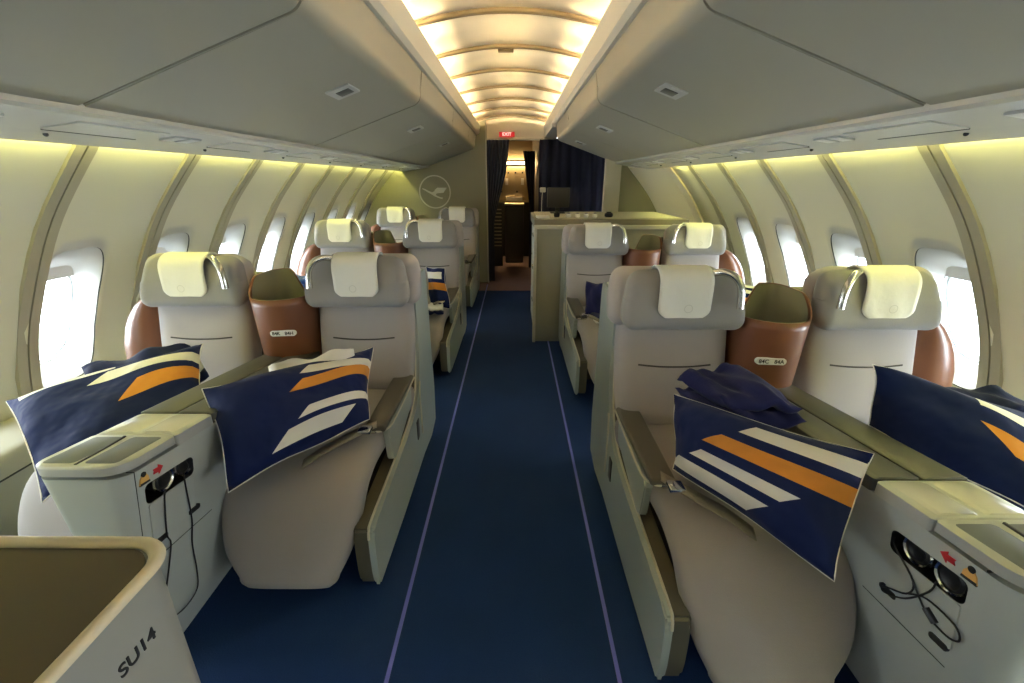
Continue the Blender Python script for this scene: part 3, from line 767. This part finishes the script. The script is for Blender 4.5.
def make_console(m):
    R = empty('centre_console', (0, 0, 0))
    def part(name, bm, mt, parent=None, angle=40):
        for v in bm.verts: v.co.x *= m
        return obj(name, bm, mt, parent or R, angle=angle)
    tz = lambda y: .750-.118*(y+1.11)
    # body: stacked plan rings, tapering inwards to the floor; origin x = 1.02
    def plan(xa, xb, ya, yb, r, n=8):
        P = []
        for cx, cy, a0 in ((xb-r, yb-.01, 0), (xa+r, yb-.01, 90), (xa+r, ya+r, 180), (xb-r, ya+r, 270)):
            rr = .01 if cy == yb-.01 else r
            if cy == yb-.01: cx = xb-.01 if a0 == 0 else xa+.01
            for i in range(n+1):
                a = math.radians(a0+90*i/n); P.append((cx+rr*math.cos(a), cy+rr*math.sin(a)))
        return P
    AX0, AX1, BX0, BX1 = -.125, .095, .022, .085     # aisle side top / window side top / aisle side floor / window side floor
    bm = bmesh.new(); rs = []
    for z in (0, .15, .35, .55, .70, .715):
        t = z/.715; tt = t**.8
        xa = BX0+(AX0-BX0)*tt; xb = BX1+(AX1-BX1)*tt
        P = plan(xa, xb, -1.10+.04*(1-t), .28, min(.045, (xb-xa)*.42))
        rs.append([Vector((x, y, z if z < .7 else min(z, 9)+(tz(y)-.75))) for x, y in P])
    rings(bm, rs)
    body = part('console_body', bm, M['console'])
    # aisle face frame: direction up the sloping face
    def face(y, z):     # point on the aisle face
        t = z/.715; return BX0+(AX0-BX0)*t**.8
    def quad_prism(name, pts, dep, mt, parent, lift=0.0):
        """pts (y,z) on the aisle face, extruded outwards by dep"""
        bm = bmesh.new(); a = [bm.verts.new((face(y, z)-lift+.02, y, z)) for y, z in pts]; b = [bm.verts.new((face(y, z)-lift-dep, y, z)) for y, z in pts]
        n = len(pts); bm.faces.new(a); bm.faces.new(list(reversed(b)))
        for i in range(n): bm.faces.new((a[i], b[i], b[(i+1) % n], a[(i+1) % n]))
        return part(name, bm, mt, parent, 30)
    # pocket cut out of the body
    y0, y1, dz = (-1.014, -.840, 0) if m > 0 else (-1.045, -.875, 0)
    def rr(y0, y1, za, zb, r, sl=-.118, n=5):
        P = []
        for cy, cz_, a0 in ((y1-r, zb-r, 0), (y0+r, zb-r, 90), (y0+r, za+r, 180), (y1-r, za+r, 270)):
            for i in range(n+1):
                a = math.radians(a0+90*i/n); y = cy+r*math.cos(a); P.append((y, cz_+r*math.sin(a)+sl*(y-y0)))
        return P
    hole = rr(y0, y1, .592, .654, .016, -.15)
    bm = bmesh.new(); a = [bm.verts.new((m*-.2, y, z)) for y, z in hole]; b = [bm.verts.new((m*.03, y, z)) for y, z in hole]; n = len(hole)
    bm.faces.new(a); bm.faces.new(list(reversed(b)))
    for i in range(n): bm.faces.new((a[i], b[i], b[(i+1) % n], a[(i+1) % n]))
    cut = obj('cutter', bm, M['black'], None, smooth=False)
    mod = body.modifiers.new('b', 'BOOLEAN'); mod.object = cut; mod.operation = 'DIFFERENCE'; mod.solver = 'EXACT'; mod.material_mode = 'TRANSFER'
    bpy.context.view_layer.update()
    me = bpy.data.meshes.new_from_object(body.evaluated_get(bpy.context.evaluated_depsgraph_get()))
    body.modifiers.clear(); body.data = me; bpy.data.objects.remove(cut)
    try: me.set_sharp_from_angle(angle=math.radians(35))
    except Exception: pass
    # literature flap, slots, seam
    quad_prism('pocket_flap', rr(y0+.004, y1-.004, .465, .590, .006, -.15), .004, M['console'], body)
    quad_prism('finger_slot', rr(y0+.008, y0+.050, .452, .470, .007, -.15), .006, M['black'], body)
    quad_prism('finger_slot', rr(y1-.035, y1+.012, .440, .458, .007, -.15), .006, M['black'], body)
    quad_prism('panel_seam', [(y0-.022, .712), (y0-.0208, .712), (y0-.012, .05), (y0-.0132, .05)], .0008, M['gap'], body)
    quad_prism('panel_seam', [(y0+.01, .405), (y0+.24, .372), (y0+.24, .374), (y0+.01, .407)], .0008, M['gap'], body)
    # stickers
    ac = y0+.044
    ar = [(ac+.018, z+.001) if q == 0 else (ac+y, z) for q, (y, z) in enumerate([(0, .671), (.003, .657), (.003, .664), (-.014, .667), (-.011, .674), (-.014, .681), (.003, .678), (.003, .686)])]
    quad_prism('arrow_sticker', ar, .0045, M['red'], body)
    quad_prism('figure_sticker', [(y0-.014, .664), (y0-.011, .680), (y0-.004, .690), (y0+.007, .688), (y0+.014, .677), (y0+.016, .660)], .0040, M['orange'], body)
    quad_prism('figure_sticker', rr(y0-.006, y0+.007, .682, .696, .006, 0), .0046, M['ink'], body)
    quad_prism('figure_sticker', [(y0-.014, .662), (y0+.017, .658), (y0+.016, .664), (y0-.013, .669)], .0044, M['ink'], body)
    # top cap: pale rim slab following the slope
    def slab(name, ya, yb, xa, xb, h0, h1, mt, parent, r=.008, front=False, rad=.04):
        bm = bmesh.new(); P = plan(xa, xb, ya, yb, rad if front else r)
        a = []
        rs = [[Vector((x, y, tz(y)+h0)) for x, y in P], [Vector((x, y, tz(y)+h1-.004)) for x, y in P]]
        c = Vector(((xa+xb)/2, (ya+yb)/2, 0))
        rs.append([Vector((x+(c.x-x)*.02/max(.02, (xb-xa)), y+(.003 if y < c.y else -.003), tz(y)+h1)) for x, y in P])
        rings(bm, rs); return part(name, bm, mt, parent, 35)
    slab('front_cap', -1.104, -.925, AX0-.002, AX1+.003, -.024, .002, M['tray'], R, front=True, rad=.055)
    slab('mid_cap', -.922, -.775, AX0-.002, AX1+.003, -.034, .0, M['tray'], R)
    mid = (AX0+AX1)/2
    for xa, xb in ((AX0+.012, mid-.004), (mid+.004, AX1-.012)):
        slab('cup_recess', -1.085, -.94, xa, xb, -.01, .0035, M['cup'], R, r=.014)
        slab('silver_lid', -.912, -.785, xa+.002, xb-.002, -.01, .0035, M['psu'], R, r=.006)
    bm = bmesh.new(); tube(bm, [(mid, -1.09, tz(-1.09)+.001), (mid+.004, -1.02, tz(-1.02)+.002), (mid+.012, -.94, tz(-.94)+.002)], .004, 6, 3); part('divider_groove', bm, M['black'], R)
    slab('table_lid', -.772, .16, AX0-.004, mid-.003, -.034, .004, M['lid'], R)
    slab('table_lid', -.772, .16, mid+.003, AX1+.004, -.034, .004, M['lid'], R)
    # copper divider: U in plan, open to the rear, with a dipping rim
    path = [(-.145, .27), (-.145, .12), (-.138, .0), (-.115, -.085), (-.06, -.135), (.0, -.150), (.06, -.135), (.108, -.085), (.124, .0), (.126, .09), (.118, .155), (.085, .185), (.02, .19), (-.05, .19)]
    path = interp(path, 5); n = len(path); rs = []; top = []
    for i, (x, y) in enumerate(path):
        u = i/(n-1); zt = .900
        if u > .50:
            q = min(1, (u-.50)/.13); q = q*q*(3-2*q); zt = .900+.075*q
        if u > .90:
            q = (u-.90)/.10; zt -= .22*q
        rs.append([Vector((x*(1-.05*(1-j/10)), y+.02*(1-j/10)*(1 if y < .1 else 0), .585+(zt-.585)*j/10)) for j in range(11)])
    top.append((x, y, zt))
    bm = bmesh.new(); rings(bm, rs, closed=False, cap=False)
    cp = part('copper_divider', bm, M['copper'], None, 60)
    s = cp.modifiers.new('s', 'SOLIDIFY'); s.thickness = .008; s.offset = 0
    # olive inner liner
    bm = bmesh.new(); rings(bm, [[Vector((p.x*.93, .02+(p.y-.02)*.925, p.z)) for p in r] for r in rs], closed=False, cap=False); lo = part('divider_liner', bm, M['bulk'], cp, 60)
    bm = bmesh.new(); tube(bm, [(x*.965, y+.004, z+.002) for x, y, z in top], .015, 8, 1); part('divider_rim', bm, M['olive'], cp)
    bm = bmesh.new(); box(bm, -.13, .115, -.02, .28, .595, .62, bev=.01); part('divider_floor', bm, M['olive'], cp)
    # number plate on the front
    bm = bmesh.new(); pr = rr(-.054, .054, -.0125, .0125, .012, 0)
    for dy, s_ in ((0, 1),): pass
    def cyl(u, z, off=.0): # wrap on the divider front
        a = u/.13; return Vector((u-.04, -.139+.10*abs(u-.04)**1.6*4-off, z))
    rs2 = [[cyl(u, .752+w, .0) for u, w in pr], [cyl(u, .752+w, .012) for u, w in pr]]
    rings(bm, rs2); pt = part('number_plate', bm, M['white'], cp)
    return R, cp

SEATS = {-1: [1.96, 3.77, 5.56], 1: [1.65, 3.42]}
XA, XW, XC = .655, 1.40, 1.02
lab_seat = {
 (-1, 0, 'aisle'): 'pale grey aisle seat at the front left, big striped pillow on it', (-1, 1, 'aisle'): 'pale grey aisle seat left of the aisle, second row, small striped pillow on it', (-1, 2, 'aisle'): 'pale grey aisle seat farthest back on the left, beside the narrow curtain',
 (-1, 0, 'window'): 'pale grey seat beside the left windows, front row, chrome arm on its headrest', (-1, 1, 'window'): 'pale grey seat beside the left windows, second row', (-1, 2, 'window'): 'pale grey seat below the crane emblem, farthest back by the left wall',
 (1, 0, 'aisle'): 'pale grey aisle seat at the front right, its armrest beside a large striped pillow', (1, 1, 'aisle'): 'pale grey aisle seat in front of the olive counter, dark blue pillow on it',
 (1, 0, 'window'): 'pale grey seat beside the right windows, front row, navy pillow leaning on it', (1, 1, 'window'): 'pale grey seat beside the right windows, second row, in front of the counter'}
lab_con = {(-1, 0): 'grey console with trays and copper divider between the two front left seats', (-1, 1): 'copper divider and console between the second row seats on the left', (-1, 2): 'copper divider and console between the two farthest left seats',
 (1, 0): 'grey console with trays and copper divider between the two front right seats', (1, 1): 'copper divider and console between the second row seats on the right'}
for m in (-1, 1):
    pa = make_seat(m, 'aisle'); pw = make_seat(m, 'window'); pc, cp = make_console(m)
    for i, y in enumerate(SEATS[m]):
        a = pa if i == 0 else copy_tree(pa); w = pw if i == 0 else copy_tree(pw); c = pc if i == 0 else copy_tree(pc)
        a.location = (m*XA, y, 0); w.location = (m*XW, y, 0); c.location = (m*XC, y, 0)
        tag(a, lab_seat[(m, i, 'aisle')], 'seat', 'aisle seats'); tag(w, lab_seat[(m, i, 'window')], 'seat', 'window seats')
        tag(c, lab_con[(m, i)], 'console', 'consoles between the seats')
    # lettering only where it can be read (front row)
    cpo = pc.children
    plate = [x for x in cp.children if x.name.startswith('number_plate')][0]
    for s_, u in (('84C' if m > 0 else '84K', -.027), ('84A' if m > 0 else '84H', .027)):
        ul = m*u; f = lambda q: -.139+.10*abs(q-.04)**1.6*4-.0122
        loc = (m*(ul-.04), f(ul), .752); dy = (f(ul+.002)-f(ul-.002))/.004
        text_mesh('lettering', s_, .021, M['ink'], plate, basis(loc, (1, m*dy, 0), (0, 0, 1)))

# ---------------------------------------------------------------- row in front: shell with olive deck
S = empty('seat_shell', (-1.027, .452, 0), 'cream-rimmed seat shell with dark olive top at the lower left, marked SU14', 'seat shell')
def rrect(x0, x1, y0, y1, r, n=8):
    P = []
    for cx, cy, a0 in ((x1-r, y1-r, 0), (x0+r, y1-r, 90), (x0+r, y0+r, 180), (x1-r, y0+r, 270)):
        for i in range(n+1):
            a = math.radians(a0+90*i/n); P.append((cx+r*math.cos(a), cy+r*math.sin(a)))
    return P
X0_, X1_ = -.62, .62
bm = bmesh.new()
rs = [[Vector((x, y, z)) for x, y in rrect(X0_, X1_-o, -.62, -o*.8, .055)] for z, o in ((.04, .012), (.45, .006), (.93, .004))]
rings(bm, rs); obj('shell_body', bm, M['side14'], S, angle=50)
bm = bmesh.new()
rs = []
for k in range(9):
    a = PI*k/8; off = .0085*(1-math.cos(a)); z = .934+.009*math.sin(a)
    rs.append([Vector((x, y, z)) for x, y in rrect(X0_+off, X1_+.004-off, -.62+off, .004-off, .055-off*.8)])
rings(bm, rs, cap=False); obj('cream_rim', bm, M['rim14'], S, angle=60)
bm = bmesh.new(); prism_z(bm, rrect(X0_+.012, X1_-.014, -.60, -.014, .045), .92, .935); obj('olive_deck', bm, M['dark14'], S, smooth=False)
text_mesh('lettering', 'SU14', .024, M['ink'], S, basis((.6165, -.094, .860), (0, 1, 0), (0, 0, 1)))

# ---------------------------------------------------------------- pillows and blankets
def pillow(name, c, th, m_, label, group='striped pillows', n=26, puff=1., sag=0., seed=1, parent=None, wr=.011, piping=None, cat='pillow', twist=0):
    """c = four world corners (u0v0, u1v0, u1v1, u0v1)"""
    c = [Vector(p) for p in c]; org = (c[0]+c[1]+c[2]+c[3])/4
    nrm = (c[1]-c[0]+c[2]-c[3]).cross(c[3]-c[0]+c[2]-c[1]).normalized()
    rnd = random.Random(seed); ph = [rnd.uniform(0, 6.28) for _ in range(8)]
    root = empty(name, org, label, cat, group)
    bm = bmesh.new(); uvl = bm.loops.layers.uv.new('UVMap')
    def pt(u, v, side):
        # edges pulled in between the corners
        pu = .035*math.sin(PI*v)*(1-abs(2*u-1))**0; 
        uu = u+(.5-u)*.05*math.sin(PI*v); vv = v+(.5-v)*.06*math.sin(PI*u)
        p = c[0].lerp(c[1], uu).lerp(c[3].lerp(c[2], uu), vv)
        b = (max(0, 1-abs(2*u-1)**2.6)*max(0, 1-abs(2*v-1)**2.6))**.62
        w = math.sin(ph[0]+7*u+4*v)*.5+math.sin(ph[1]+13*u-6*v)*.35+math.sin(ph[2]-5*u+15*v)*.3
        edge = (1-b)
        return p+nrm*(side*th/2*b + wr*w*(.3+b)*side*.8 + wr*edge*math.sin(ph[3]+9*u+8*v)) + Vector((0, 0, -sag*math.sin(PI*u)*math.sin(PI*v))) - org
    for side in (1, -1):
        g = [[bm.verts.new(pt(i/n, j/n, side)) for i in range(n+1)] for j in range(n+1)]
        for j in range(n):
            for i in range(n):
                f = bm.faces.new((g[j][i], g[j][i+1], g[j+1][i+1], g[j+1][i]))
                for l, (a, b) in zip(f.loops, ((i, j), (i+1, j), (i+1, j+1), (i, j+1))): l[uvl].uv = (a/n, b/n)
    bmesh.ops.remove_doubles(bm, verts=bm.verts, dist=.0012)
    o = obj('pillow_body', bm, m_, root, angle=180)
    e = [pt(t/n, 0, 0) for t in range(n+1)]+[pt(1, t/n, 0) for t in range(1, n+1)]+[pt(1-t/n, 1, 0) for t in range(1, n+1)]+[pt(0, 1-t/n, 0) for t in range(1, n+1)]
    bm = bmesh.new(); tube(bm, e, .0018, 5, 1); obj('piping', bm, M['whitecloth'] if piping is None else M[piping], root)
    return root
def blanket(name, c, th, m_, label, layers=3, seed=3, group='folded blankets', cat='blanket'):
    """folded, rumpled stack of cloth on four corners"""
    c = [Vector(p) for p in c]; org = (c[0]+c[1]+c[2]+c[3])/4
    nrm = (c[1]-c[0]+c[2]-c[3]).cross(c[3]-c[0]+c[2]-c[1]).normalized()
    if nrm.z < 0: nrm = -nrm
    rnd = random.Random(seed); root = empty(name, org, label, cat, group); mats = m_ if isinstance(m_, list) else [m_]
    for k in range(layers):
        bm = bmesh.new(); n = 22; ph = [rnd.uniform(0, 6.28) for _ in range(5)]; sh = rnd.uniform(-.06, .06)
        lt = th/layers; rs = []
        for i in range(n+1):
            u = i/n; ring = []
            for q in range(20):
                a = 2*PI*q/20; v = .5+.5*math.copysign(abs(math.cos(a))**.5, math.cos(a))*(1-.06*k); h = math.copysign(abs(math.sin(a))**.8, math.sin(a))*lt*.55
                ue = .5+(u-.5)*(1-.05*k)+sh*.2
                p = c[0].lerp(c[1], ue).lerp(c[3].lerp(c[2], ue), v+sh*.3)
                taper = (1-abs(2*u-1)**6)**.5*.999+.001
                rs_ = min(1, th/.09)**1.5; ripple = rs_*.010*math.sin(ph[0]+9*u+3*v)+rs_*.007*math.sin(ph[1]+17*u-5*v)+rs_*.005*math.sin(ph[2]+26*v+4*u)
                ring.append(p+nrm*((k+.5)*lt+h*taper+ripple)-org)
            rs.append(ring)
        rings(bm, rs); obj('fold', bm, mats[k % len(mats)], root, angle=120)
    return root

# front left aisle pillow (u left->right, v top->bottom in the photograph)
S1 = striped('pillow_print_a', [(WH, (-.30, 1, -.06, .085), (1, .55, .58, 2)), (OR, (-.06, 1, .275, .405), (1, .75, .70, 2)), (WH, (0, 1, .66, .75), (1, .8, 1.02, 2)), (WH, (0, 1, .80, .93), (1, .8, 1.0, 1.50))])
pillow('pillow', [(-.955, 1.25, .765), (-.575, 1.77, .705), (-.50, 1.41, .555), (-.80, 1.05, .53)], .18, S1, 'striped navy pillow lying on the front left aisle seat', seed=2)
blanket('blanket', [(-.90, 1.52, .66), (-.62, 1.68, .68), (-.58, 1.60, .62), (-.84, 1.42, .62)], .10, [M['navy'], M['whitecloth']], 'rolled navy and white blanket behind the pillow on the front left aisle seat', 2, 5)
# front left window pillow
S2 = striped('pillow_print_b', [(WH, (0, 1, .0, .10), (1, 0, .05, .52)), (WH, (-.22, 1, .02, .16), (1, 1.1, .62, 2)), (OR, (-.10, 1, .36, .60), (1, .6, .88, 2))])
pillow('pillow', [(-1.74, 1.36, .665), (-1.27, 1.72, .735), (-1.16, 1.50, .62), (-1.27, .98, .55)], .16, S2, 'striped navy pillow lying on the front left window seat', seed=4, sag=.03)
blanket('blanket', [(-1.66, 1.56, .60), (-1.36, 1.80, .62), (-1.26, 1.70, .58), (-1.52, 1.44, .56)], .13, [M['navy'], M['whitecloth'], M['navy']], 'folded navy blanket with white border against the front left window seat', 3, 8)
# front right aisle pillow
S3 = striped('pillow_print_c', [(WH, (-.02, 1, .07, .19), (1, .55, .58, 2)), (OR, (.0, 1, .30, .45), (1, .75, .62, 2)), (WH, (0, 1, .56, .67), (1, .8, .72, 1.28)), (WH, (0, 1, .76, .92), (1, .8, .70, 1.30))])
pillow('pillow', [(.55, 1.30, .725), (.885, .89, .77), (.755, .75, .53), (.53, 1.16, .53)], .18, S3, 'large striped navy pillow on the front right aisle seat', seed=6)
blanket('blanket', [(.60, 1.40, .66), (.80, 1.42, .69), (.87, 1.10, .70), (.66, 1.16, .68)], .10, [M['violet']], 'violet-blue rumpled blanket behind the pillow on the front right aisle seat', 2, 9)
# front right window pillow
S4 = striped('pillow_print_d', [(OR, (-.12, 1, .44, .64), (1, -.7, .13, 2)), (WH, (-.12, 1, .12, .26), (1, 0, .48, 2))])
pillow('pillow', [(1.115, 1.23, .86), (1.60, 1.12, .71), (1.34, .74, .60), (1.13, 1.20, .66)], .16, S4, 'dark navy pillow with an orange stripe on the front right window seat', seed=11)
blanket('blanket', [(1.28, 1.30, .68), (1.58, 1.24, .66), (1.60, 1.08, .66), (1.30, 1.12, .66)], .11, [M['navy']], 'crumpled navy blanket behind the pillow on the front right window seat', 3, 12)
# second rows
S5 = striped('pillow_print_e', [(WH, (0, 1, .12, .30), (1, 0, 0, .9)), (OR, (0, 1, .40, .58), (1, 0, -1, 2)), (WH, (1, .3, .0, .5), (0, 1, .93, 1.1))])
pillow('pillow', [(-.66, 3.46, .74), (-.50, 3.32, .76), (-.45, 3.20, .47), (-.60, 3.22, .47)], .09, S5, 'small striped pillow standing on the second row left aisle seat', seed=13)
blanket('blanket', [(-.63, 3.22, .465), (-.50, 3.20, .465), (-.47, 3.02, .475), (-.60, 3.02, .475)], .05, [M['navy'], M['whitecloth']], 'navy and white cloth lying below the pillow on the second row left aisle seat', 2, 14)
blanket('blanket', [(-1.56, 2.98, .66), (-1.30, 3.02, .70), (-1.26, 2.82, .68), (-1.54, 2.74, .64)], .10, [M['blueblanket'], M['blueblanket']], 'bright blue blanket on the second row left window seat', 3, 15)
S6 = striped('pillow_print_f', [(WH, (0, 1, .62, .74), (1, 0, -1, 2)), (WH, (0, 1, .82, 1.1), (1, 0, -1, 2))])
pillow('pillow', [(.55, 3.12, .70), (.66, 3.04, .70), (.66, 2.92, .46), (.53, 3.00, .46)], .08, M['violet'], 'small violet-blue pillow on the second row right aisle seat', group='plain pillows', seed=16, piping='navy')
blanket('blanket', [(.55, 3.02, .47), (.68, 3.0, .47), (.72, 2.80, .475), (.58, 2.80, .475)], .04, [M['whitecloth'], M['navy']], 'white and navy cloth below the pillow on the second row right aisle seat', 2, 17)
S7 = striped('pillow_print_g', [(WH, (0, 1, .12, .30), (1, 0, -1, 2)), (WH, (0, 1, .45, .62), (1, 0, -1, 2)), (OR, (0, 1, .74, .92), (1, 0, -1, 2))])
pillow('pillow', [(1.42, 3.0, .74), (1.66, 2.72, .735), (1.58, 2.52, .62), (1.34, 2.74, .62)], .10, S7, 'striped navy, white and orange pillow on the second row right window seat', seed=18)

# ---------------------------------------------------------------- headphones in the console pockets
def headphones(m, Y, label):
    R = empty('headphones', (m*.93, Y, .62), label, 'headphones', 'headphones in the console pockets')
    for k, dy in enumerate((-.035, .045)):
        cx = m*(.0+.004*k)
        def rg(r, x): return [Vector((cx-m*x, dy+r*math.cos(2*PI*i/24)*1.0, -.006-.118*dy+r*math.sin(2*PI*i/24)*.95)) for i in range(24)]
        bm = bmesh.new(); rings(bm, [rg(.030, -.02), rg(.033, -.004), rg(.031, .006), rg(.022, .010), rg(.014, .006)]); e = obj('ear_cup', bm, M['black'], R)
        bm = bmesh.new(); rings(bm, [rg(.0325, .003), rg(.0355, .0075), rg(.033, .0115), rg(.0290, .009)], cap=False); obj('silver_ring', bm, M['chrome'], e)
    bm = bmesh.new(); tube(bm, [(m*.02, -.06, .0), (m*.03, -.02, .022), (m*.03, .05, .018), (m*.02, .08, -.01)], .006, 8, 3); obj('headband', bm, M['black'], R)
    def onface(L): return [(m*(1.042-.147*(z/.715)**.8-.007)-m*.93, y-Y, z-.62) for y, z in L]
    if m > 0: LL = [[(.80, .612), (.794, .588), (.738, .544), (.749, .495), (.806, .451), (.804, .435), (.749, .480), (.700, .56), (.69, .60)], [(.74, .548), (.699, .501), (.65, .495), (.625, .515), (.64, .54), (.702, .535), (.745, .50)]]
    else: LL = [[(.972, .60), (.965, .573), (.959, .459), (.969, .413), (.945, .31), (.922, .23), (.935, .165), (1.0, .125), (1.06, .137), (1.062, .22), (1.05, .333), (1.056, .424), (1.045, .54), (1.04, .60)]]
    for L in LL:
        bm = bmesh.new(); tube(bm, onface(L), .0021, 6, 5); obj('cable', bm, M['black'], R)
    if m > 0:
        bm = bmesh.new(); tube(bm, onface([(.70, .512), (.675, .498)]), .008, 8, 3); obj('inline_box', bm, M['black'], R)
headphones(1, .715, 'black headphones with silver rings in the right console pocket')
headphones(-1, 1.025, 'black headphones with long dangling cable in the left console pocket')

# ---------------------------------------------------------------- light
w = bpy.data.worlds.new('World'); sc.world = w; w.use_nodes = True
nt = w.node_tree; bg = nt.nodes['Background']
bg.inputs['Color'].default_value = (.84, .92, 1.0, 1); bg.inputs['Strength'].default_value = 8.0
# portals guide the sky light through the window openings
for m in (-1, 1):
    for i in range(1, 15):
        yc = RIBS[i]+DY/2-.11
        if yc > YEND[m]-.3 or (m > 0 and RIBS[i] > 4.0): continue
        l = bpy.data.lights.new('window_portal', 'AREA'); l.shape = 'RECTANGLE'; l.size = .44; l.size_y = .30; l.cycles.is_portal = True
        o = bpy.data.objects.new('window_portal', l); COL.objects.link(o)
        o.location = (m*2.215, yc, WZ); o.rotation_euler = (0, m*PI/2*1.0, 0)
        if m > 0: o.rotation_euler = (0, PI/2, 0)
        else: o.rotation_euler = (0, -PI/2, 0)

# ---------------------------------------------------------------- camera
cam = bpy.data.cameras.new('camera'); co = bpy.data.objects.new('camera', cam); COL.objects.link(co)
cam.sensor_width = 36; cam.lens = 440/1024*36; cam.clip_start = .02
co.location = (.03, 0, 1.38); co.rotation_euler = (PI/2-math.atan(161/440), 0, .0045)
sc.camera = co
sc.view_settings.view_transform = 'Standard'; sc.view_settings.look = 'None'; sc.view_settings.gamma = 1; sc.view_settings.exposure = 1.75
sc.view_settings.use_curve_mapping = False
sc.cycles.use_denoising = True
sc.cycles.max_bounces = 10; sc.cycles.diffuse_bounces = 6; sc.cycles.transparent_max_bounces = 12
sc.cycles.sample_clamp_indirect = 6
